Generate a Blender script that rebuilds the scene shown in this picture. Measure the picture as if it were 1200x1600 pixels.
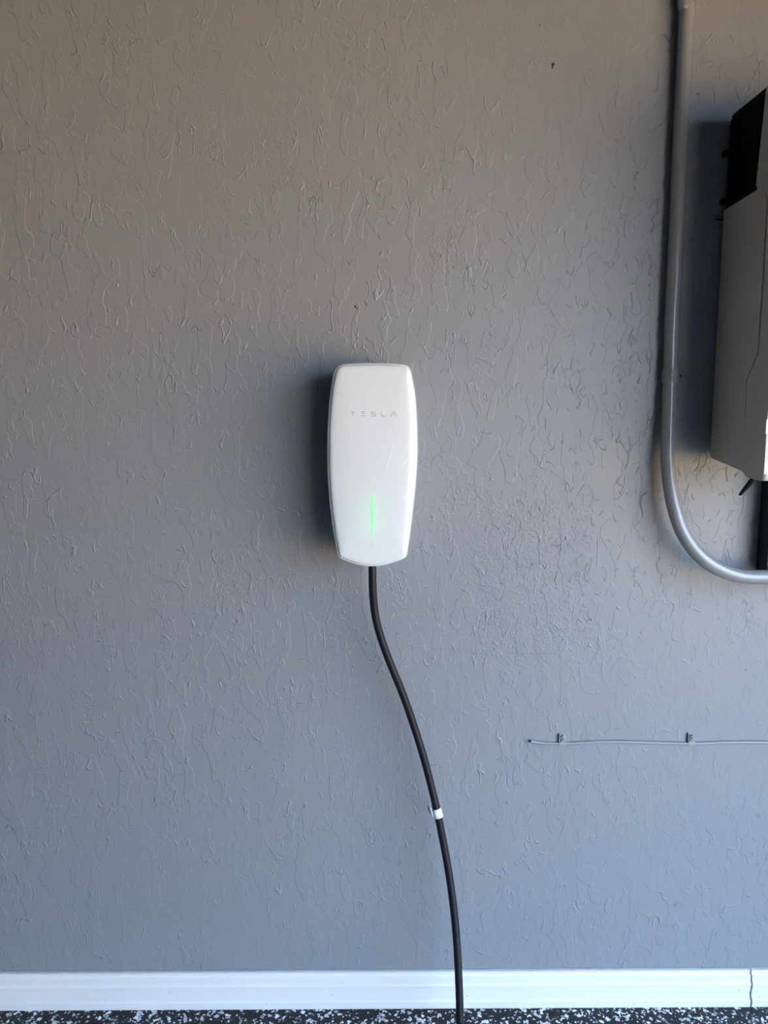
import bpy, bmesh, math, random
from mathutils import Vector, Matrix

# ------------------------------------------------------------------ clear
for o in list(bpy.data.objects):
    bpy.data.objects.remove(o, do_unlink=True)
C = bpy.context.scene.collection
scene = bpy.context.scene

# ------------------------------------------------------------------ camera
F = 1202.0
PITCH = math.radians(8.3)
ROLL = 0.0050
CAM = Vector((0.0, -1.41, 1.22))
fwd = Vector((0, math.cos(PITCH), -math.sin(PITCH)))
rt0 = Vector((1, 0, 0))
up0 = rt0.cross(fwd)
rt = rt0 * math.cos(ROLL) - up0 * math.sin(ROLL)
up = rt.cross(fwd)
cam_d = bpy.data.cameras.new('camera')
cam = bpy.data.objects.new('camera', cam_d)
C.objects.link(cam)
m = Matrix((rt, up, -fwd)).transposed().to_4x4()
m.translation = CAM
cam.matrix_world = m
cam_d.sensor_fit = 'HORIZONTAL'
cam_d.sensor_width = 36.0
cam_d.lens = F / 1200.0 * 36.0
cam_d.clip_start = 0.02
scene.camera = cam


def ray(px, py):
    return (fwd + rt * ((px - 600) / F) - up * ((py - 800) / F)).normalized()


def atY(px, py, y):
    """photo pixel -> point on the plane parallel to the wall at depth y"""
    r = ray(px, py)
    return CAM + r * ((y - CAM.y) / r.y)


def atX(px, py, x):
    r = ray(px, py)
    return CAM + r * ((x - CAM.x) / r.x)


# ------------------------------------------------------------------ sky, sun, exposure
world = bpy.data.worlds.new('sky')
scene.world = world
world.use_nodes = True
nt = world.node_tree
nt.nodes.clear()
wo = nt.nodes.new('ShaderNodeOutputWorld')
bg = nt.nodes.new('ShaderNodeBackground')
tc = nt.nodes.new('ShaderNodeTexCoord')
sx = nt.nodes.new('ShaderNodeSeparateXYZ')
cr = nt.nodes.new('ShaderNodeValToRGB')
cr.color_ramp.elements[0].position = 0.0
cr.color_ramp.elements[0].color = (0.24, 0.335, 0.50, 1)
cr.color_ramp.elements[1].position = 0.6
cr.color_ramp.elements[1].color = (0.50, 0.715, 1.04, 1)
nt.links.new(tc.outputs['Generated'], sx.inputs[0])
nt.links.new(sx.outputs['Z'], cr.inputs[0])
nt.links.new(cr.outputs[0], bg.inputs[0])
bg.inputs[1].default_value = 3.4
nt.links.new(bg.outputs[0], wo.inputs[0])

DOOR_X = 1.38                      # the wall with the open garage door
DOOR_Y0, DOOR_Y1 = -0.50, -5.30    # its opening
DOOR_Z = 1.82

sun_d = bpy.data.lights.new('sun', 'SUN')
sun_d.energy = 12.0
sun_d.angle = math.radians(0.6)
sun_d.color = (1.0, 0.735, 0.44)
sun = bpy.data.objects.new('sun', sun_d)
C.objects.link(sun)
sun.rotation_euler = Vector((0.45, 0.35, -0.82)).to_track_quat('-Z', 'Y').to_euler()

por_d = bpy.data.lights.new('door_portal', 'AREA')   # sampling portal only, gives no light of its own
por_d.shape = 'RECTANGLE'
por_d.size = DOOR_Y0 - DOOR_Y1
por_d.size_y = DOOR_Z
por_d.cycles.is_portal = True
por = bpy.data.objects.new('door_portal', por_d)
C.objects.link(por)
por.location = (DOOR_X + 0.05, (DOOR_Y0 + DOOR_Y1) / 2, DOOR_Z / 2)
por.rotation_euler = Vector((-1, 0, 0)).to_track_quat('-Z', 'Z').to_euler()

scene.view_settings.view_transform = 'Standard'
scene.view_settings.look = 'None'
scene.view_settings.gamma = 1
scene.view_settings.use_curve_mapping = False
scene.view_settings.exposure = 2.57


# ------------------------------------------------------------------ node helpers
class NT:
    def __init__(self, name):
        self.m = bpy.data.materials.new(name)
        self.m.use_nodes = True
        self.t = self.m.node_tree
        self.b = self.t.nodes['Principled BSDF']
        self.out = self.t.nodes['Material Output']

    def n(self, kind, **kw):
        nd = self.t.nodes.new('ShaderNode' + kind)
        for k, v in kw.items():
            setattr(nd, k, v)
        return nd

    def l(self, a, b):
        self.t.links.new(a, b)

    def put(self, sock, v):
        if isinstance(v, (int, float)):
            sock.default_value = v
        elif isinstance(v, tuple):
            sock.default_value = v
        else:
            self.l(v, sock)

    def math(self, op, a, b=0.0, c=None, clamp=False):
        nd = self.n('Math', operation=op, use_clamp=clamp)
        self.put(nd.inputs[0], a)
        self.put(nd.inputs[1], b)
        if c is not None:
            self.put(nd.inputs[2], c)
        return nd.outputs[0]

    def smooth(self, v, a, b, o0=0.0, o1=1.0):
        nd = self.n('MapRange', interpolation_type='SMOOTHSTEP')
        self.put(nd.inputs[0], v)
        nd.inputs[1].default_value = a
        nd.inputs[2].default_value = b
        nd.inputs[3].default_value = o0
        nd.inputs[4].default_value = o1
        return nd.outputs[0]

    def coord(self, scale=(1, 1, 1), off=(0, 0, 0)):
        tcn = self.n('TexCoord')
        mp = self.n('Mapping')
        mp.inputs['Scale'].default_value = scale
        mp.inputs['Location'].default_value = off
        self.l(tcn.outputs['Object'], mp.inputs[0])
        return mp.outputs[0]

    def noise(self, vec, scale, detail=2.0, rough=0.5, dist=0.0):
        nd = self.n('TexNoise')
        self.l(vec, nd.inputs['Vector'])
        nd.inputs['Scale'].default_value = scale
        nd.inputs['Detail'].default_value = detail
        nd.inputs['Roughness'].default_value = rough
        nd.inputs['Distortion'].default_value = dist
        return nd.outputs[0]

    def mix(self, f, a, b):
        nd = self.n('Mix', data_type='RGBA')
        self.put(nd.inputs[0], f)
        self.put(nd.inputs[6], a)
        self.put(nd.inputs[7], b)
        return nd.outputs[2]

    def bump(self, h, dist, strength=1.0, normal=None):
        nd = self.n('Bump')
        nd.inputs['Strength'].default_value = strength
        nd.inputs['Distance'].default_value = dist
        self.l(h, nd.inputs['Height'])
        if normal is not None:
            self.l(normal, nd.inputs['Normal'])
        return nd.outputs[0]


def simple(name, col, rough=0.5, spec=0.5, metal=0.0, bump=None, coat=0.0, var=0.0):
    q = NT(name)
    b = q.b
    b.inputs['Base Color'].default_value = (*col, 1)
    b.inputs['Roughness'].default_value = rough
    b.inputs['Specular IOR Level'].default_value = spec
    b.inputs['Metallic'].default_value = metal
    b.inputs['Coat Weight'].default_value = coat
    v = q.coord()
    if var:
        nz = q.noise(v, 9, 3)
        dark = tuple(c * (1 - var) for c in col) + (1,)
        lite = tuple(min(1, c * (1 + var)) for c in col) + (1,)
        q.l(q.mix(nz, dark, lite), b.inputs['Base Color'])
    if bump:
        q.l(q.bump(q.noise(v, bump[0], 2), bump[1]), b.inputs['Normal'])
    return q.m


# ---- wall paint: grey paint over a hand trowelled plaster skin (relief in millimetres)
def wall_material(name, col, fancy=True):
    q = NT(name)
    P = q.coord((1, 1, 1))
    # domain warp
    wn = q.n('TexNoise')
    q.l(P, wn.inputs['Vector'])
    wn.inputs['Scale'].default_value = 26
    wn.inputs['Detail'].default_value = 2
    sub = q.n('VectorMath', operation='SUBTRACT')
    q.l(wn.outputs['Color'], sub.inputs[0])
    sub.inputs[1].default_value = (0.5, 0.5, 0.5)
    sc = q.n('VectorMath', operation='SCALE')
    q.l(sub.outputs[0], sc.inputs[0])
    sc.inputs['Scale'].default_value = 0.016
    add = q.n('VectorMath', operation='ADD')
    q.l(P, add.inputs[0])
    q.l(sc.outputs[0], add.inputs[1])
    W = add.outputs[0]
    st = q.n('Mapping')
    st.inputs['Scale'].default_value = (1.65, 1, 0.72)
    q.l(W, st.inputs[0])
    S = st.outputs[0]
    # patch of rougher, re-plastered wall right of the cable
    sep = q.n('SeparateXYZ')
    q.l(P, sep.inputs[0])
    X, Z = sep.outputs['X'], sep.outputs['Z']
    pr = q.math('MULTIPLY', q.smooth(X, 0.10, 0.20), q.smooth(X, 0.385, 0.395, 1, 0))
    pz = q.math('MULTIPLY', q.smooth(Z, 0.675, 0.74), q.smooth(Z, 1.00, 1.08, 1, 0))
    patch = q.math('MULTIPLY', pr, pz)
    # worm-like ridges where trowelled skins end
    n1 = q.noise(S, 19, 1.2, 0.55)
    d1 = q.math('ABSOLUTE', q.math('SUBTRACT', n1, 0.52))
    r1 = q.smooth(d1, 0.0, 0.016, 1, 0)
    m1 = q.smooth(q.noise(P, 30, 2, 0.6), 0.52, 0.60)
    ridge1 = q.math('MULTIPLY', r1, m1)
    mp2 = q.n('Mapping')
    mp2.inputs['Location'].default_value = (3.1, 7.7, 1.3)
    q.l(S, mp2.inputs[0])
    n2 = q.noise(mp2.outputs[0], 31, 1.0, 0.5)
    d2 = q.math('ABSOLUTE', q.math('SUBTRACT', n2, 0.5))
    r2 = q.smooth(d2, 0.0, 0.020, 1, 0)
    m2 = q.smooth(q.noise(mp2.outputs[0], 30, 2, 0.6), 0.53, 0.62)
    ridge2 = q.math('MULTIPLY', r2, m2)
    # one-sided steps
    mp3 = q.n('Mapping')
    mp3.inputs['Location'].default_value = (-5.1, 2.7, 9.3)
    q.l(S, mp3.inputs[0])
    n3 = q.noise(mp3.outputs[0], 23, 1.5, 0.5)
    s3 = q.smooth(n3, 0.53, 0.553)
    # crumbs in clusters
    cm = q.smooth(q.noise(mp2.outputs[0], 8, 3, 0.6), 0.52, 0.68)
    cm = q.math('MAXIMUM', cm, q.math('MULTIPLY', patch, 0.75))
    cr_ = q.smooth(q.noise(W, 170, 2, 0.6), 0.5, 0.68)
    crumbs = q.math('MULTIPLY', cm, cr_)
    # fine roller stipple, drawn downwards
    fine = q.noise(q.coord((520, 520, 190)), 1.0, 2, 0.6)
    # slow undulation of the board
    slow = q.noise(P, 3.0, 2, 0.5)
    amp = q.math('ADD', 1.0, q.math('MULTIPLY', patch, 0.25))
    # the relief flattens out in the lower left
    h = q.math('ADD', q.math('MULTIPLY', ridge1, 1.0), q.math('MULTIPLY', ridge2, 0.8))
    h = q.math('ADD', h, q.math('MULTIPLY', s3, 0.36))
    h = q.math('ADD', h, q.math('MULTIPLY', crumbs, 0.52))
    h = q.math('MULTIPLY', h, amp)
    calm = q.smooth(q.noise(P, 2.4, 2, 0.5), 0.30, 0.58, 0.45, 1.0)
    h = q.math('MULTIPLY', h, calm)
    h = q.math('ADD', h, q.math('MULTIPLY', fine, 0.10))
    # straight tape edges of the repaired patch
    e1 = q.math('MULTIPLY', q.smooth(q.math('ABSOLUTE', q.math('SUBTRACT', X, 0.3985)), 0, 0.0016, 1, 0),
                q.math('MULTIPLY', q.smooth(Z, 0.90, 0.91), q.smooth(Z, 0.955, 0.97, 1, 0)))
    e2 = q.math('MULTIPLY', q.smooth(q.math('ABSOLUTE', q.math('SUBTRACT', Z, 0.742)), 0, 0.0016, 1, 0),
                q.math('MULTIPLY', q.smooth(X, 0.23, 0.24), q.smooth(X, 0.32, 0.335, 1, 0)))
    h = q.math('ADD', h, q.math('MULTIPLY', q.math('ADD', e1, e2), 0.6))
    h = q.math('ADD', h, q.math('MULTIPLY', slow, 1.0))
    nrm = q.bump(h, 0.001)
    q.l(nrm, q.b.inputs['Normal'])
    tone = q.noise(P, 2.1, 3, 0.55)
    c0 = tuple(c * 0.95 for c in col) + (1,)
    c1 = tuple(c * 1.05 for c in col) + (1,)
    q.l(q.mix(tone, c0, c1), q.b.inputs['Base Color'])
    q.b.inputs['Roughness'].default_value = 0.42
    q.b.inputs['Specular IOR Level'].default_value = 0.45
    return q.m


def floor_material():
    q = NT('flake_epoxy')
    P = q.coord()
    wn = q.n('TexNoise')
    q.l(P, wn.inputs['Vector'])
    wn.inputs['Scale'].default_value = 260
    wn.inputs['Detail'].default_value = 2
    sub = q.n('VectorMath', operation='SUBTRACT')
    q.l(wn.outputs['Color'], sub.inputs[0])
    sub.inputs[1].default_value = (0.5, 0.5, 0.5)
    sc = q.n('VectorMath', operation='SCALE')
    q.l(sub.outputs[0], sc.inputs[0])
    sc.inputs['Scale'].default_value = 0.006
    add = q.n('VectorMath', operation='ADD')
    q.l(P, add.inputs[0])
    q.l(sc.outputs[0], add.inputs[1])

    def cells(scale):
        v = q.n('TexVoronoi')
        v.inputs['Scale'].default_value = scale
        q.l(add.outputs[0], v.inputs['Vector'])
        s = q.n('SeparateColor')
        q.l(v.outputs['Color'], s.inputs[0])
        return s.outputs[0], s.outputs[1]
    a, a2 = cells(150)
    b, b2 = cells(300)
    big = q.smooth(a, 0.875, 0.88)
    small = q.smooth(b, 0.91, 0.915)
    w = q.math('MAXIMUM', big, small)
    shade = q.mix(a2, (0.35, 0.36, 0.38, 1), (0.85, 0.86, 0.88, 1))
    base = q.mix(b2, (0.004, 0.004, 0.005, 1), (0.022, 0.023, 0.026, 1))
    col = q.mix(w, base, shade)
    q.l(col, q.b.inputs['Base Color'])
    q.b.inputs['Roughness'].default_value = 0.35
    q.b.inputs['Specular IOR Level'].default_value = 0.2
    hh = q.math('ADD', q.math('MULTIPLY', a, 0.25), q.math('MULTIPLY', b, 0.15))
    q.l(q.bump(hh, 0.001), q.b.inputs['Normal'])
    return q.m


GREY = (0.226, 0.232, 0.238)
M_wall = wall_material('painted_plaster', GREY)
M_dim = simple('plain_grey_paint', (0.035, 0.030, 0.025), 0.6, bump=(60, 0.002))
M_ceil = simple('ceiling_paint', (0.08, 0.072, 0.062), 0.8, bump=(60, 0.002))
M_floor = floor_material()
M_drive = simple('tan_driveway_pavers', (0.42, 0.305, 0.165), 0.9, bump=(40, 0.003), var=0.08)
M_board = simple('white_gloss_paint', (0.70, 0.67, 0.62), 0.32, 0.5, bump=(35, 0.0006), var=0.015)
M_cond = simple('grey_painted_steel', (0.23, 0.232, 0.235), 0.27, 0.6, bump=(70, 0.0005), coat=0.25)
M_strap = simple('grey_painted_strap', (0.20, 0.20, 0.20), 0.4, 0.5, bump=(200, 0.0005))
M_cable = simple('black_rubber', (0.010, 0.010, 0.013), 0.42, 0.22, bump=(60, 0.0002))
M_tag = simple('white_tape', (0.82, 0.83, 0.83), 0.45)
M_inv = simple('off_white_powder_coat', (0.54, 0.51, 0.45), 0.40, 0.4, bump=(500, 0.0001))
M_black = simple('black_anodised_metal', (0.006, 0.006, 0.006), 0.5, 0.25, bump=(300, 0.0002))
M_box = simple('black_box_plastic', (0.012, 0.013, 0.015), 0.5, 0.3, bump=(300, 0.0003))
M_screw = simple('painted_screw', (0.19, 0.19, 0.19), 0.4, 0.5, bump=(400, 0.0003))
M_hole = simple('dark_recess', (0.01, 0.01, 0.01), 0.9, 0.1, bump=(400, 0.0003))
M_bezel = simple('grey_bezel_plastic', (0.36, 0.38, 0.39), 0.35, bump=(500, 0.0001))
M_body = simple('pale_housing_plastic', (0.50, 0.51, 0.51), 0.45, bump=(500, 0.0001))
M_print = simple('silver_grey_print', (0.33, 0.34, 0.35), 0.35)
M_wire = simple('thin_painted_wire', (0.25, 0.255, 0.265), 0.35, 0.5, bump=(400, 0.0004))
M_clip = simple('painted_plastic_clip', (0.27, 0.275, 0.285), 0.35, 0.5, bump=(400, 0.0003))
M_chip = simple('exposed_plaster_chip', (0.03, 0.028, 0.025), 0.9, 0.1, bump=(500, 0.0003))
M_crease_hl = simple('white_crease_highlight', (0.95, 0.96, 0.97), 0.12, 0.6)
M_rim = simple('white_glass_edge', (0.92, 0.93, 0.93), 0.15, 0.6, coat=0.5)

# white faceplate: milk glass that lets the lamp behind it glow through
_q = NT('white_milk_glass')
_q.b.inputs['Base Color'].default_value = (0.70, 0.725, 0.70, 1)
_q.b.inputs['Roughness'].default_value = 0.16
_q.b.inputs['Specular IOR Level'].default_value = 0.5
_v = _q.coord()
_q.l(_q.bump(_q.noise(_v, 12, 1), 0.0006), _q.b.inputs['Normal'])
_tr = _q.n('BsdfTranslucent')
_tr.inputs[0].default_value = (0.80, 0.815, 0.805, 1)
_mx = _q.n('MixShader')
_mx.inputs[0].default_value = 0.07
_q.l(_q.b.outputs[0], _mx.inputs[1])
_q.l(_tr.outputs[0], _mx.inputs[2])
_q.l(_mx.outputs[0], _q.out.inputs[0])
M_face = _q.m

_q = NT('green_status_light')
_q.b.inputs['Base Color'].default_value = (0.25, 0.5, 0.28, 1)
_q.b.inputs['Emission Color'].default_value = (0.16, 1.0, 0.26, 1)
_q.b.inputs['Emission Strength'].default_value = 0.12
M_led = _q.m


# ------------------------------------------------------------------ mesh helpers
def link(name, bm, mat, parent=None, smooth=False, loc=None):
    bmesh.ops.recalc_face_normals(bm, faces=bm.faces)
    me = bpy.data.meshes.new(name)
    bm.to_mesh(me)
    bm.free()
    me.materials.append(mat)
    if smooth:
        for p in me.polygons:
            p.use_smooth = True
    o = bpy.data.objects.new(name, me)
    C.objects.link(o)
    if parent is not None:
        o.parent = parent
        o.matrix_parent_inverse = Matrix.Translation(-parent.location)
    return o


def empty(name, loc):
    o = bpy.data.objects.new(name, None)
    C.objects.link(o)
    o.location = loc
    o.empty_display_size = 0.05
    return o


def tag(o, label, cat, group=None):
    o['label'] = label
    o['category'] = cat
    if group:
        o['group'] = group
    return o


def struct(o):
    o['kind'] = 'structure'
    return o


def box(bm, x0, x1, y0, y1, z0, z1):
    v = [bm.verts.new((x, y, z)) for x in (x0, x1) for y in (y0, y1) for z in (z0, z1)]
    for f in ((0, 1, 3, 2), (4, 6, 7, 5), (0, 4, 5, 1), (2, 3, 7, 6), (0, 2, 6, 4), (1, 5, 7, 3)):
        bm.faces.new([v[i] for i in f])


def bevel(bm, w, seg=2, edges=None):
    bmesh.ops.bevel(bm, geom=list(edges or bm.edges), offset=w, segments=seg, profile=0.5, affect='EDGES')


def catmull(pts, n=10, closed=False):
    out = []
    N = len(pts)
    rng = range(N) if closed else range(N - 1)
    for i in rng:
        if closed:
            p0, p1, p2, p3 = (pts[(i + k - 1) % N] for k in range(4))
        else:
            p1, p2 = pts[i], pts[i + 1]
            p0 = pts[i - 1] if i else p1 * 2 - p2
            p3 = pts[i + 2] if i + 2 < N else p2 * 2 - p1
        for k in range(n):
            t = k / n
            out.append(0.5 * ((2 * p1) + (p2 - p0) * t + (2 * p0 - 5 * p1 + 4 * p2 - p3) * t * t
                              + (3 * p1 - p0 - 3 * p2 + p3) * t ** 3))
    if not closed:
        out.append(pts[-1].copy())
    return out


def tube(bm, path, r, sides=20, caps=True):
    """r: radius or a list of radii"""
    rings = []
    up_ = Vector((0, 1, 0))
    for i, p in enumerate(path):
        a = path[max(i - 1, 0)]
        b = path[min(i + 1, len(path) - 1)]
        t = (b - a).normalized()
        s = t.cross(up_)
        if s.length < 1e-4:
            s = Vector((1, 0, 0))
        s.normalize()
        u = s.cross(t).normalized()
        rr = r[i] if isinstance(r, (list, tuple)) else r
        rings.append([bm.verts.new(p + s * (math.cos(2 * math.pi * k / sides) * rr)
                                   + u * (math.sin(2 * math.pi * k / sides) * rr)) for k in range(sides)])
    for A, B in zip(rings, rings[1:]):
        for k in range(sides):
            bm.faces.new((A[k], A[(k + 1) % sides], B[(k + 1) % sides], B[k]))
    if caps:
        bm.faces.new(rings[0])
        bm.faces.new(rings[-1])
    return rings


def loft(bm, rings, cap0=False, cap1=False):
    R = [[bm.verts.new(p) for p in ring] for ring in rings]
    n = len(R[0])
    for A, B in zip(R, R[1:]):
        for k in range(n):
            bm.faces.new((A[k], A[(k + 1) % n], B[(k + 1) % n], B[k]))
    if cap0:
        bm.faces.new(R[0])
    if cap1:
        bm.faces.new(R[-1])
    return R


def prismX(bm, poly, x0, x1):
    """poly: list of (y, z), extruded along x"""
    a = [bm.verts.new((x0, y, z)) for y, z in poly]
    b = [bm.verts.new((x1, y, z)) for y, z in poly]
    n = len(poly)
    bm.faces.new(a)
    bm.faces.new(b)
    for k in range(n):
        bm.faces.new((a[k], a[(k + 1) % n], b[(k + 1) % n], b[k]))


# ------------------------------------------------------------------ the garage
X0, X1, Y1, ZC = -4.3, DOOR_X, -6.3, 2.75
bm = bmesh.new()
box(bm, X0 - 0.15, X1 + 0.15, 0.0, 0.15, 0.0, ZC)
struct(link('wall_back', bm, M_wall))
bm = bmesh.new()
box(bm, X0 - 0.15, X1 + 0.15, Y1 - 0.15, 0.15, -0.12, 0.0)
struct(link('floor', bm, M_floor))
bm = bmesh.new()
box(bm, X0 - 0.15, X1 + 0.15, Y1 - 0.15, 0.15, ZC, ZC + 0.15)
struct(link('ceiling', bm, M_ceil))
bm = bmesh.new()
box(bm, X0 - 0.15, X0, Y1, 0.0, 0.0, ZC)
struct(link('wall_left', bm, M_dim))
bm = bmesh.new()
box(bm, X0 - 0.15, X1 + 0.15, Y1 - 0.15, Y1, 0.0, ZC)
struct(link('wall_front', bm, M_dim))
bm = bmesh.new()
box(bm, X1, X1 + 0.15, DOOR_Y0, 0.0, 0.0, ZC)
box(bm, X1, X1 + 0.15, Y1, DOOR_Y1, 0.0, ZC)
box(bm, X1, X1 + 0.15, DOOR_Y1, DOOR_Y0, DOOR_Z, ZC)
struct(link('wall_right', bm, M_dim))
bm = bmesh.new()
box(bm, X1 + 0.15, X1 + 30, -22, 16, -0.2, -0.03)
struct(link('driveway', bm, M_drive))
# added stucco house front across the street, unseen; blocks low sky, bounces warm light
bm = bmesh.new()
box(bm, X1 + 22, X1 + 30, -20, 14, -0.03, 4.6)
struct(link('added_house_front', bm, simple('tan_stucco', (0.42, 0.34, 0.26), 0.9, bump=(20, 0.004))))

# paint chips and nail pops on the wall (parts of the wall)
wall = bpy.data.objects['wall_back']
random.seed(5)
for (px, py, r) in ((864, 101, 2.6), (863, 105, 1.8), (555, 479, 1.8), (558, 482, 1.3), (923, 968, 1.4),
                    (1090, 147, 1.3), (843, 40, 1.0)):
    p = atY(px, py, 0.0)
    bm = bmesh.new()
    n = 9
    ring = [bm.verts.new((p.x + math.cos(k * 2 * math.pi / n) * r * 0.001 * random.uniform(.7, 1.2), -0.0002,
                          p.z + math.sin(k * 2 * math.pi / n) * r * 0.001 * random.uniform(.8, 1.5))) for k in range(n)]
    c = bm.verts.new((p.x, -0.0009, p.z))
    back = [bm.verts.new((v.co.x, 0.0005, v.co.z)) for v in ring]
    for k in range(n):
        bm.faces.new((ring[k], ring[(k + 1) % n], c))
        bm.faces.new((ring[k], back[k], back[(k + 1) % n], ring[(k + 1) % n]))
    link('paint_chip', bm, M_chip, wall)

# ------------------------------------------------------------------ baseboard
ZT = atY(500, 1523, -0.012).z        # top of the board
prof = [(0.0, 0.0), (-0.0145, 0.0), (-0.0150, 0.002), (-0.0150, 0.20), (-0.0135, 0.215), (-0.0122, 0.225),
        (-0.0120, 0.60), (-0.0126, 0.612), (-0.0146, 0.635), (-0.0144, 0.66), (-0.0116, 0.685), (-0.0104, 0.70),
        (-0.0108, 0.86), (-0.0104, 0.88), (-0.0074, 0.90), (-0.0062, 0.93), (-0.0072, 0.985), (-0.0060, 1.0), (0.0, 1.0)]
pp = []
for (y, t) in prof:
    z = t * ZT if t > 0.01 else t
    pp.append((y, z))
XJ = atY(1174, 1545, -0.012).x
bb = struct(empty('baseboard_back', (0, 0, 0)))
for (xa, xb) in ((X0, XJ - 0.0012), (XJ + 0.0012, X1)):
    bm = bmesh.new()
    prismX(bm, pp, xa, xb)
    link('board', bm, M_board, bb)
# cracked caulk in the joint, wandering
bm = bmesh.new()
pts = []
random.seed(3)
for k in range(15):
    t = k / 14
    z = 0.003 + t * (ZT - 0.004)
    y = -0.0156 if t < 0.22 else (-0.0128 if t < 0.6 else (-0.0135 if t < .68 else (-0.0113 if t < 0.88 else -0.0076)))
    pts.append(Vector((XJ + 0.0012 * math.sin(k * 0.9) - (0.003 if t > .93 else 0) + random.uniform(-.0005, .0005), y, z)))
tube(bm, pts, [0.0011 + 0.0004 * math.sin(k * 1.7) for k in range(15)], 8)
link('joint_crack', bm, simple('cracked_caulk', (0.22, 0.22, 0.22), 0.8, bump=(600, 0.0004)), bb)
# caulk bead above the board
bm = bmesh.new()
random.seed(8)
pts = [Vector((-1.2 + 2.4 * k / 160, -0.0012, ZT + 0.0012 + random.uniform(-.0003, .0005))) for k in range(161)]
tube(bm, pts, 0.0014, 8)
link('caulk_bead', bm, simple('painted_caulk', (0.27, 0.28, 0.295), 0.5, bump=(300, 0.0005)), bb)
# specks on the boards
for (px, py, r) in ((508, 1543, .7), (519, 1554, .8), (417, 1567, .9), (240, 1543, .7), (265, 1551, .8), (163, 1562, .8),
                    (744, 1541, .8), (730, 1556, 1.0), (1153, 1538, .8), (1154, 1547, .8), (1189, 1540, .8),
                    (1186, 1558, .8), (990, 1567, .9), (94, 1529, .8)):
    p = atY(px, py, -0.0125)
    yy = -0.0152 if p.z < 0.2 * ZT else (-0.0124 if p.z < .63 * ZT else (-0.011 if p.z < .87 * ZT else -.0074))
    bm = bmesh.new()
    bmesh.ops.create_icosphere(bm, subdivisions=1, radius=r * 0.001,
                               matrix=Matrix.Translation((p.x, yy, p.z)) @ Matrix.Diagonal((1.2, 0.4, 1, 1)))
    link('speck', bm, M_chip, bb)

# ------------------------------------------------------------------ wall charger
FY = -0.104
face_px = [(345, 138), (375, 119), (440, 111), (570, 107), (700, 111), (778, 119), (808, 145), (822, 200), (840, 305),
           (851, 450), (855, 600), (853, 720), (845, 850), (830, 1000), (811, 1150), (796, 1260), (787, 1308), (765, 1334),
           (705, 1357), (640, 1374), (568, 1381), (498, 1376), (430, 1357), (370, 1334), (348, 1308), (336, 1240),
           (318, 1130), (300, 980), (289, 830), (285, 680), (288, 500), (300, 335), (318, 210), (328, 168)]
outline = catmull([atY(440 + x / 4, 540 + y / 4, FY) for x, y in face_px], 5, True)
cen = sum(outline, Vector()) / len(outline)
ch = empty('wall_charger', (cen.x, 0, cen.z))
tag(ch, 'white glossy electric car charger mounted at the middle of the grey wall', 'car charger')
norms = []
N = len(outline)
for i in range(N):
    t = (outline[(i + 2) % N] - outline[i - 2]).normalized()
    nn = Vector((t.z, 0, -t.x))
    if nn.dot(cen - outline[i]) < 0:
        nn = -nn
    norms.append(nn)


def ringo(inset, y):
    return [Vector((p.x + n_.x * inset, y, p.z + n_.z * inset)) for p, n_ in zip(outline, norms)]


def rings(scale, y, inset):
    return [Vector((cen.x + (p.x - cen.x) * scale, y, cen.z + (p.z - cen.z) * scale)) for p in ringo(inset, y)]


# milk-glass front with a rolled edge and a slight crown
bm = bmesh.new()
R = loft(bm, [ringo(.0026, FY + .001), ringo(.0027, FY - .0010), ringo(.0031, FY - .0024), ringo(.0042, FY - .0040),
              ringo(.0058, FY - .0051), rings(.955, FY - .0060, .0058), rings(.90, FY - .0066, .0058), rings(.82, FY - .0072, .0058),
              rings(.72, FY - .0078, .0058), rings(.55, FY - .0084, .0058), rings(.35, FY - .0088, .0058),
              rings(.15, FY - .0090, .0058)])
c = bm.verts.new((cen.x, FY - .0090, cen.z))
for k in range(N):
    bm.faces.new((R[-1][k], R[-1][(k + 1) % N], c))
from mathutils.bvhtree import BVHTree
face_tree = BVHTree.FromBMesh(bm)
link('faceplate', bm, M_face, ch, True)
# thin bright line and grey bezel around the glass
bm = bmesh.new()
loft(bm, [ringo(.0016, FY + .003), ringo(.0016, FY - .0004), ringo(.0020, FY - .0008), ringo(.0026, FY - .0004),
          ringo(.0026, FY + .003)])
link('glass_rim', bm, M_rim, ch, True)
bm = bmesh.new()
loft(bm, [ringo(.0015, FY + .006), ringo(.0015, FY + .0012), ringo(.0007, FY + .0008), ringo(.0006, FY - .0000),
          ringo(.0000, FY + .0002), ringo(0, FY + .010), ringo(.004, FY + .012)])
link('bezel', bm, M_bezel, ch, True)
bm = bmesh.new()
loft(bm, [ringo(.0016, FY + .0062), ringo(.0022, FY + .012), ringo(.0050, FY + .030), ringo(.0085, -.030),
          ringo(.0095, -.002), ringo(.0110, -0.0003)], False, True)
link('housing', bm, M_body, ch, True)
# glass front inner light-box floor (dark board behind the glass)
bm = bmesh.new()
loft(bm, [ringo(.006, FY + .016), ringo(.006, FY + .019)], True, True)
link('circuit_tray', bm, M_hole, ch)


def face_y(p):
    """front surface of the crowned glass"""
    hit = face_tree.ray_cast(Vector((p.x, -1.0, p.z)), Vector((0, 1, 0)))
    return hit[0].y if hit[0] is not None else FY


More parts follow.
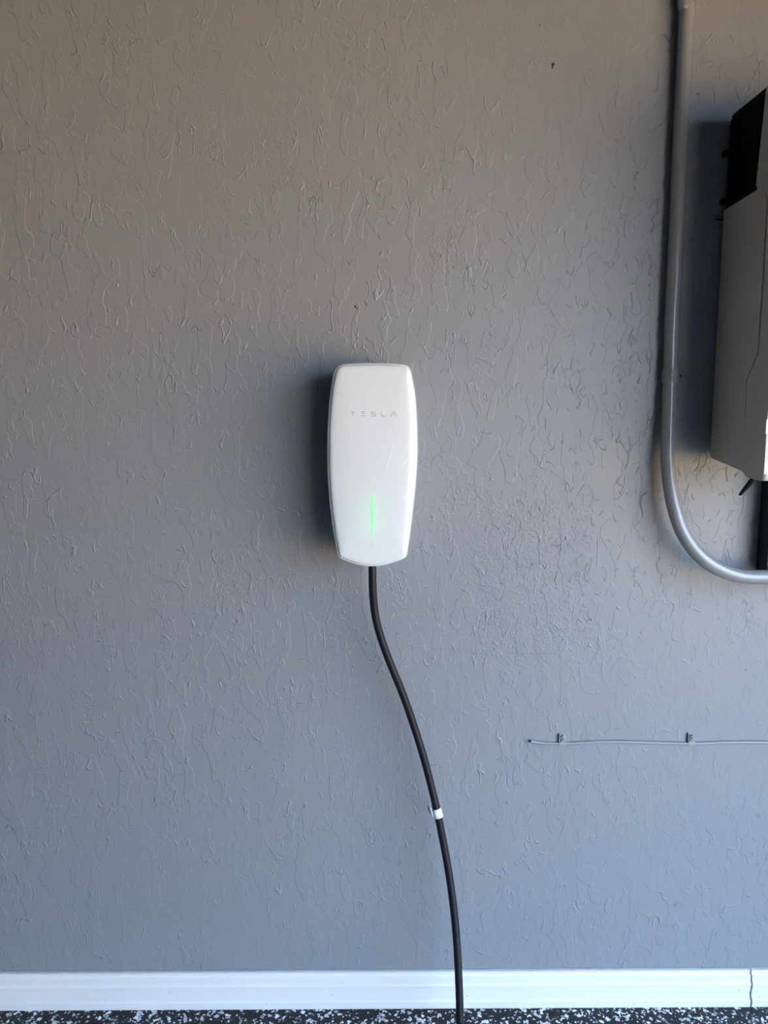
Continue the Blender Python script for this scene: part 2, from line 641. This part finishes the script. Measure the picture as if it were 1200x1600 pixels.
# lettering, thin raised print: strokes in pixels on the photograph's 6.3x zoom
strokes = [(365, 590, 407, 596), (383, 596, 390, 632),                                    # T
           (469, 588, 511, 594), (474, 607, 508, 612), (469, 626, 511, 632),              # E
           (568, 589, 614, 595), (568, 595, 575, 609), (568, 607, 614, 613), (608, 613, 614, 628), (568, 627, 614, 633),  # S
           (667, 590, 674, 632), (674, 629, 712, 636),                                     # L
           (768, 594, 812, 600), (764, 611, 817, 616), (764, 616, 771, 637), (811, 616, 817, 637)]   # A
bm = bmesh.new()
for (a, b, c_, d) in strokes:
    s = 190 / 1200
    p = atY(490 + a * s, 550 + b * s, FY - .007)
    q_ = atY(490 + c_ * s, 550 + d * s, FY - .007)
    yf = face_y((p + q_) / 2)
    box(bm, p.x, q_.x, yf - .00025, yf + .0008, q_.z, p.z)
link('lettering', bm, M_print, ch)
# status light: a thin lit slot with a pale tail below it
p = atY(581.8, 773, FY - .007)
q_ = atY(581.6, 838, FY - .007)
bm = bmesh.new()
zs = [p.z + (q_.z - p.z) * k / 8 for k in range(9)]
wd = [.0022, .0026, .0027, .0027, .0026, .0024, .0022, .0019, .0012]
A = []
for z, w in zip(zs, wd):
    x = p.x + (q_.x - p.x) * (z - p.z) / (q_.z - p.z)
    yf = face_y(Vector((x, 0, z)))
    A.append([bm.verts.new((x - w, yf + .0004, z)), bm.verts.new((x - w * .7, yf - .0003, z)),
              bm.verts.new((x + w * .7, yf - .0003, z)), bm.verts.new((x + w, yf + .0004, z))])
for r0, r1 in zip(A, A[1:]):
    for k in range(3):
        bm.faces.new((r0[k], r0[k + 1], r1[k + 1], r1[k]))
link('status_light', bm, M_led, ch)
p2 = atY(581.5, 839, FY - .007)
p3 = atY(581.5, 857, FY - .007)
bm = bmesh.new()
yf = face_y(p3)
box(bm, p2.x - .00035, p2.x + .00035, yf - .0007, yf + .001, p3.z, p2.z)
link('light_slot', bm, M_body, ch)
# the lamp behind the glass that makes the halo round the status light
ld = bpy.data.lights.new('status_lamp', 'AREA')
ld.shape = 'RECTANGLE'
ld.size = 0.012
ld.size_y = 0.062
ld.energy = 0.0045
ld.color = (0.10, 1.0, 0.30)
lo = bpy.data.objects.new('status_lamp', ld)
C.objects.link(lo)
lo.location = ((p.x + q_.x) / 2, FY + .012, (p.z + q_.z) / 2)
lo.rotation_euler = Vector((0, -1, 0)).to_track_quat('-Z', 'Z').to_euler()
lo.parent = ch
lo.matrix_parent_inverse = Matrix.Translation(-ch.location)
# protective film creases on the glass, white for whitening and painted-in highlights
creases = [((615, 688), (611, 706), (606, 725), (602, 743), .00050), ((643, 678), (638, 690), (633, 701), (628, 712), .00028),
           ((641, 712), (636, 718), (631, 724), (626, 733), .00045), ((648, 722), (645, 724), (643, 726), (641, 728), .00040),
           ((645, 767), (638, 770), (633, 776), (629, 785), .00045), ((622, 668), (619, 690), (615, 702), (613, 712), .00018)]
for cpts in creases:
    bm = bmesh.new()
    w = cpts[-1]
    pa = catmull([atY(x, y, FY - .006) for x, y in cpts[:-1]], 6)
    pa = [Vector((v.x, face_y(v) + .0002, v.z)) for v in pa]
    n_ = len(pa)
    tube(bm, pa, [w * (0.25 + math.sin(math.pi * k / (n_ - 1)) ** .7 * .9) for k in range(n_)], 6)
    link('film_crease', bm, M_crease_hl, ch, True)

# ------------------------------------------------------------------ charging cable
cab = [(582, 876, .062), (582, 900, .062), (583, 930, .060), (587, 965, .056), (597, 1002, .052), (612, 1042, .048),
       (629.5, 1085, .045), (646, 1132, .044), (661, 1180, .046), (673, 1225, .050), (683.5, 1270, .055), (692.5, 1315, .061),
       (701, 1362, .070), (708, 1412, .082), (713, 1462, .095), (716, 1512, .110), (718, 1560, .124), (719, 1600, .137)]
path = [atY(x, y, -d) for x, y, d in cab]
last = path[-1]
for dx, dy, z in ((0.002, -.016, .080), (.005, -.04, .045), (.016, -.085, .018), (.05, -.15, .0085), (.12, -.24, .0078),
                  (.24, -.34, .0078)):
    path.append(Vector((last.x + dx, last.y + dy, min(z, last.z))))
path = catmull(path, 6)
cable_root = empty('charging_cable', path[0])
tag(cable_root, 'thick black charging cable hanging from the white charger down past the baseboard', 'cable')
bm = bmesh.new()
tube(bm, path, .0072, 24)
link('cable_jacket', bm, M_cable, cable_root, True)
# white tape flag
cpt = atY(683.5, 1269.5, -.0551)
ax = (atY(685.5, 1280, -.056) - atY(679.8, 1259, -.0535)).normalized()
side = Vector((1, 0, 0))
side = (side - ax * side.dot(ax)).normalized()
outw = ax.cross(side).normalized()
if outw.y > 0:
    outw = -outw
bm = bmesh.new()
prof2 = []
R0 = .0083
for k in range(25):
    a = math.radians(-165 + k * 330 / 24)       # wraps nearly all the way; 0 faces the camera
    prof2.append((math.sin(a) * R0, math.cos(a) * R0))
prof2 = prof2[:]
# flap leaves tangentially on the left and curls back towards the wall
flap = [(-.0083, .0020), (-.0098, .0034), (-.0112, .0030), (-.0125, .0008), (-.0140, -.0030), (-.0154, -.0075), (-.0166, -.012)]
hw = .0088


def sheet(bm, pr, thick=.0004, slant=0.0):
    rows = []
    for i, (s_, o_) in enumerate(pr):
        t = Vector((pr[min(i + 1, len(pr) - 1)][0] - pr[max(i - 1, 0)][0], pr[min(i + 1, len(pr) - 1)][1] - pr[max(i - 1, 0)][1]))
        t.normalize()
        nx, ny = -t.y, t.x
        sh = slant * s_
        row = []
        for w_ in (-hw, hw):
            for th in (0, thick):
                row.append(bm.verts.new(cpt + side * (s_ + nx * th) + outw * (o_ + ny * th) + ax * (w_ + sh)))
        rows.append(row)
    for A_, B_ in zip(rows, rows[1:]):
        for (i, j) in ((0, 1), (1, 3), (3, 2), (2, 0)):
            bm.faces.new((A_[i], A_[j], B_[j], B_[i]))
    for r_ in (rows[0], rows[-1]):
        bm.faces.new((r_[0], r_[1], r_[3], r_[2]))


sheet(bm, prof2)
tg = link('tape_tag', bm, M_tag, cable_root, True)
tg['label'] = 'white tape wrapped round the black cable'
bm = bmesh.new()
sheet(bm, flap, .0004, .42)
link('tape_flap', bm, M_tag, tg, True)

# ------------------------------------------------------------------ conduit
CR = .0128
cpx = [(1073.6, -60, .0175), (1073.6, 0, .0175), (1069, 100, .0175), (1064, 200, .0175), (1059, 310, .0175), (1054, 420, .0175),
       (1049.5, 510, .0175), (1047.5, 575, .0175), (1045.5, 630, .020), (1043.8, 700, .028), (1045, 735, .033), (1049, 770, .038),
       (1056, 802, .043), (1067, 832, .047), (1084, 858, .051), (1105, 878, .054), (1130, 892, .056), (1158, 900, .057),
       (1190, 901.5, .057), (1260, 901.5, .057), (1420, 899, .057)]
cp = [atY(x, y, -d) for x, y, d in cpx]
cp.insert(0, Vector((cp[0].x + .005, -.0175, 2.70)))
path = catmull(cp, 7)
bm = bmesh.new()
tube(bm, path, CR, 32)
con = link('conduit', bm, M_cond, None, True)
tag(con, 'grey painted round metal conduit running down the wall and bending right', 'pipe')

# strap holding it
sp = atY(1047.3, 587, -.0175)
top_, bot_ = atY(1047.3, 577, -.0175).z, atY(1047.3, 598, -.0175).z
hwz = (top_ - bot_) / 2
st = empty('pipe_strap', (sp.x, 0, sp.z))
tag(st, 'small grey one-hole strap fixing the bent conduit to the wall', 'pipe strap')
bm = bmesh.new()
pr = []
for k in range(21):
    a = math.radians(-115 + 205 * k / 20)
    pr.append((math.sin(a), -math.cos(a)))
inn = [(sp.x + s * (CR + .0003), -.0175 + c_ * (CR + .0003)) for s, c_ in pr]
out = [(sp.x + s * (CR + .0022), -.0175 + c_ * (CR + .0022)) for s, c_ in pr]
inn += [(sp.x + CR + .0008, -.0022), (sp.x + CR + .018, -.0006)]
out += [(sp.x + CR + .0030, -.0048), (sp.x + CR + .018, -.0030)]
rows = []
for (a, b) in zip(inn, out):
    rows.append([bm.verts.new((a[0], a[1], sp.z - hwz)), bm.verts.new((b[0], b[1], sp.z - hwz)),
                 bm.verts.new((b[0], b[1], sp.z + hwz)), bm.verts.new((a[0], a[1], sp.z + hwz))])
for A_, B_ in zip(rows, rows[1:]):
    for k in range(4):
        bm.faces.new((A_[k], A_[(k + 1) % 4], B_[(k + 1) % 4], B_[k]))
bm.faces.new(rows[0])
bm.faces.new(rows[-1])
for f in bm.faces:
    f.smooth = False
link('band', bm, M_strap, st)
bm = bmesh.new()
box(bm, sp.x - .006, sp.x + .0062, -.0175 - CR - .0036, -.0175 - CR - .0018, sp.z - .0016, sp.z + .0016)
bevel(bm, .0006)
link('stiffening_rib', bm, M_strap, st)
bm = bmesh.new()
sxp = sp.x + CR + .0098
bmesh.ops.create_cone(bm, cap_ends=True, segments=20, radius1=.0050, radius2=.0036, depth=.0026,
                      matrix=Matrix.Translation((sxp, -.0052, sp.z)) @ Matrix.Rotation(math.radians(90), 4, 'X'))
sc_ = link('screw', bm, M_screw, st)
bm = bmesh.new()
box(bm, sxp - .0026, sxp + .0026, -.0069, -.0060, sp.z - .0006, sp.z + .0006)
box(bm, sxp - .0006, sxp + .0006, -.00691, -.0060, sp.z - .0026, sp.z + .0026)
link('screw_slot', bm, M_hole, sc_)

# ------------------------------------------------------------------ inverter
IX = atY(1122, 480, -.012).x
inv = empty('inverter', (IX + .2, 0, 1.0))
tag(inv, 'large off-white electrical inverter box with black finned side at right edge', 'inverter')


def yz(px, py):
    p_ = atX(px, py, IX)
    return (p_.y, p_.z)


yb = -.012
z_top = yz(1143, 180)[1]
z_split_b = yz(1131, 328)[1]
z_bot = yz(1108, 716)[1]
yfr = yz(1197, 690)[0]
IW = .42
b_f1 = yz(1196.5, 150)
b_f2 = yz(1181, 289)
b_f3 = yz(1183.3, 297.5)
zs_ = b_f3[1]
# chassis: pale rear shell below the heat sink, its front border is the seam
seam = [yz(1187, 278), yz(1199, 312), yz(1192, 440), yz(1184, 553), yz(1166, 593), yz(1165, 636), yz(1160, 700), yz(1158, 735)]
gap = [.0002, .0022, .0026, .0022, .0018, .0008, .0001, .0001]
blk_front = [b_f1, b_f2, b_f3]


def shell(name, poly, mat, x0, x1, bev, seg=3, sm=True):
    bm = bmesh.new()
    prismX(bm, poly, x0, x1)
    es = [e for e in bm.edges if abs(e.verts[0].co.x - e.verts[1].co.x) < 1e-6]
    bevel(bm, bev, seg, es)
    return link(name, bm, mat, inv)


zc_bot_y = yz(1160, 737)
rear = [(yb, z_split_b), (yb, z_bot + .013), (yb - .003, z_bot + .006), (yb - .010, z_bot + .001), (yb - .017, z_bot), zc_bot_y]
rear += [(y + g, z) for (y, z), g in zip(seam[::-1], gap[::-1])]
rear += [(b_f3[0] - .0005, zs_)]
shell('rear_shell', rear, M_inv, IX, IX + IW, .0012, 2)
# front cover with rounded front edge
fc_bot = yz(1180, 750)
cover = [(b_f1[0] - .0005, z_top), (b_f2[0] - .0005, b_f2[1]), (b_f3[0] - .0012, zs_ + .0008)]
cover += [(y - g, z) for (y, z), g in zip(seam, gap)]
cover += [(zc_bot_y[0] - .001, zc_bot_y[1]), yz(1166, 744), (fc_bot[0], fc_bot[1]), (yfr + .004, fc_bot[1] + .001),
          (yfr + .001, fc_bot[1] + .005), (yfr, fc_bot[1] + .012), (yfr, z_top - .01), (yfr + .004, z_top)]
bm = bmesh.new()
prismX(bm, cover, IX, IX + IW)
es = []
for e in bm.edges:
    a, b = e.verts
    if abs(a.co.x - b.co.x) < 1e-6 and a.co.y < yfr + .0045 and b.co.y < yfr + .0045:
        es.append(e)
bevel(bm, .006, 5, es)
cv = link('front_cover', bm, M_inv, inv)
# heat sink, black, with a row of vertical fins on its side
hs = [(yb, z_split_b + .0005), (b_f3[0] + .0005, zs_ + .0008), (b_f2[0] + .0006, b_f2[1]), (b_f1[0] + .0006, b_f1[1]),
      (b_f1[0] + .0006, z_top), (yb - .018, z_top), (yb - .0111, z_top - .0014), (yb - .0053, z_top - .0053), (yb - .0014, z_top - .0111), (yb, z_top - .018)]
bm = bmesh.new()
prismX(bm, hs, IX + .0030, IX + IW - .003)
link('heat_sink', bm, M_black, inv)
bm = bmesh.new()
y = yb - .0130
while y > b_f1[0] + .003:
    zl = z_split_b + (zs_ - z_split_b) * (yb - y) / (yb - b_f3[0]) + .0008
    if y < b_f2[0] + .004:
        zl = b_f2[1] + (b_f1[1] - b_f2[1]) * (y - .003 - b_f2[0]) / (b_f1[0] - b_f2[0])
        zl = max(zl, b_f2[1])
    u = (yb - y) / .018
    zt = z_top - (.018 * (1 - math.sqrt(max(0, 1 - (1 - u) ** 2))) if u < 1 else 0)
    box(bm, IX + .0004, IX + .0036, y - .0022, y, zl, zt - .0002)
    y -= .0070
link('cooling_fins', bm, M_black, inv)
# mounting bracket behind it, with two hooks and a seam ledge
bm = bmesh.new()
box(bm, IX + .008, IX + .40, -.0122, -.0001, z_bot + .06, z_top - .03)
link('mounting_plate', bm, M_black, inv)
for (px, py) in ((1131, 240), (1128, 315)):
    p = atY(px, py, -.007)
    bm = bmesh.new()
    bmesh.ops.create_cone(bm, cap_ends=True, segments=16, radius1=.0055, radius2=.0055, depth=.010,
                          matrix=Matrix.Translation((p.x + .003, -.0065, p.z)) @ Matrix.Rotation(math.radians(90), 4, 'X')
                          @ Matrix.Diagonal((1, 1, 1, 1)))
    bevel(bm, .0006)
    link('bolt', bm, M_black, inv)
p = atY(1118, 343, -.004)
bm = bmesh.new()
box(bm, p.x, IX + .02, -.005, -.0001, p.z - .0007, p.z + .0007)
link('bracket_ledge', bm, M_black, inv)
# pale label block on the front
pz0, pz1 = atY(1196, 678, yfr).z, atY(1196, 655, yfr).z
pxl = atY(1195, 666, yfr).x
bm = bmesh.new()
box(bm, pxl + .001, pxl + .09, yfr - .0022, yfr + .001, pz0, pz1)
bevel(bm, .0006)
nb = link('name_plate', bm, simple('white_plate', (0.85, 0.86, 0.84), 0.3), inv)
nb['label'] = 'small white plate on the front cover'
# short black tail sticking out underneath
a = atY(1181, 744, -.100)
b = atY(1155.3, 774, -.085)
bm = bmesh.new()
pa = [a + (b - a) * t for t in (0, .25, .5, .75, .95, 1.0)]
tube(bm, pa, [.0050, .0047, .0040, .0032, .0026, .0016], 12)
link('lever', bm, M_black, inv, True)
bm = bmesh.new()
bmesh.ops.create_icosphere(bm, subdivisions=2, radius=.0016, matrix=Matrix.Translation(atY(1156.5, 775.2, -.0855)))  # white bead painted in as the glint on the black tip
lt = link('lever_glint', bm, M_rim, bpy.data.objects['lever'], True)

# dark wiring box tucked under the inverter
jx = atY(1187, 800, -.001).x
jz0 = atY(1181, 901, -.057).z
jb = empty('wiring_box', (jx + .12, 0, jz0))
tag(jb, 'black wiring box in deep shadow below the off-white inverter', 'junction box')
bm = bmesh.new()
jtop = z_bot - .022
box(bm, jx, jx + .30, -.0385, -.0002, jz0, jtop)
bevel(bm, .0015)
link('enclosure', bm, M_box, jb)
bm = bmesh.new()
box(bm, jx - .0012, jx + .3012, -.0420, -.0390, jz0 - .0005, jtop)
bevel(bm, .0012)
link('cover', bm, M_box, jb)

# ------------------------------------------------------------------ thin wire with clips
wpx = [(829, 1158.0), (838, 1160), (850, 1161.3), (865, 1161.8), (880, 1161.8), (900, 1161.3), (925, 1159.8), (950, 1159), (975, 1159.2),
       (1000, 1160), (1040, 1161), (1075, 1161.8), (1100, 1161.5), (1125, 1160.3), (1160, 1159.8), (1200, 1160.2), (1300, 1161), (1500, 1160)]
wp = []
for i, (x, y) in enumerate(wpx):
    d = .0031 if i > 1 else (.0045 if i == 0 else .0038)
    wp.append(atY(x, y, -d))
path = catmull(wp, 6)
wr = empty('thin_wire', wp[0])
tag(wr, 'thin grey painted wire running along the lower right of the wall', 'wire')
bm = bmesh.new()
tube(bm, path, .0026, 12)
link('wire_jacket', bm, M_wire, wr, True)
bm = bmesh.new()
t0 = atY(826.5, 1157.3, -.0045)
tube(bm, [t0, wp[0] + Vector((.001, 0, 0)), atY(834, 1159.3, -.0036)], [.0016, .0024, .0023], 10)
we = link('cut_end', bm, M_chip, wr, True)
we['label'] = 'dark cut end of the thin wire'

clip0 = None
for i, (cx_, cy_) in enumerate(((879.5, 1154.5), (1081, 1153.5))):
    lab = ('grey plastic clip nearest the cut end of the thin wire', 'second grey plastic clip on the thin wire, farther right')[i]
    p = atY(cx_, cy_, -.003)
    if clip0 is None:
        root = empty('wire_clip', (p.x, 0, p.z))
        bm = bmesh.new()
        zb = atY(cx_, 1163.8, -.003).z - p.z
        zt = atY(cx_, 1147.5, -.003).z - p.z
        # hook over the wire
        box(bm, -.0065 + p.x, .0068 + p.x, -.0058, -.0002, p.z + zb, p.z + zb + .0068)
        # nail boss
        bmesh.ops.create_cone(bm, cap_ends=True, segments=18, radius1=.0058, radius2=.0050, depth=.006,
                              matrix=Matrix.Translation((p.x, -.0032, p.z + .0012)) @ Matrix.Rotation(math.radians(90), 4, 'X'))
        box(bm, -.0042 + p.x, .0058 + p.x, -.0040, -.0002, p.z + zb + .006, p.z + .002)
        link('clip_body', bm, M_clip, root)
        bm = bmesh.new()
        box(bm, p.x - .0078, p.x - .0062, -.0052, -.0002, p.z + zb + .001, p.z + zt + .001)
        bevel(bm, .0003, 1)
        link('side_fin', bm, M_clip, root)
        bm = bmesh.new()
        bmesh.ops.create_uvsphere(bm, u_segments=14, v_segments=8, radius=.0032,
                                  matrix=Matrix.Translation((p.x, -.0068, p.z + .0012)) @ Matrix.Diagonal((1, .55, 1, 1)))
        nl = link('nail', bm, M_screw, root, True)
        clip0 = root
        tag(root, lab, 'cable clip', 'clips on the thin wire')
    else:
        r = clip0.copy()
        C.objects.link(r)
        r.location = (p.x, 0, p.z - .0)
        tag(r, lab, 'cable clip', 'clips on the thin wire')
        for chd in list(clip0.children):
            c2 = chd.copy()
            C.objects.link(c2)
            c2.parent = r
            c2.matrix_parent_inverse = chd.matrix_parent_inverse.copy()
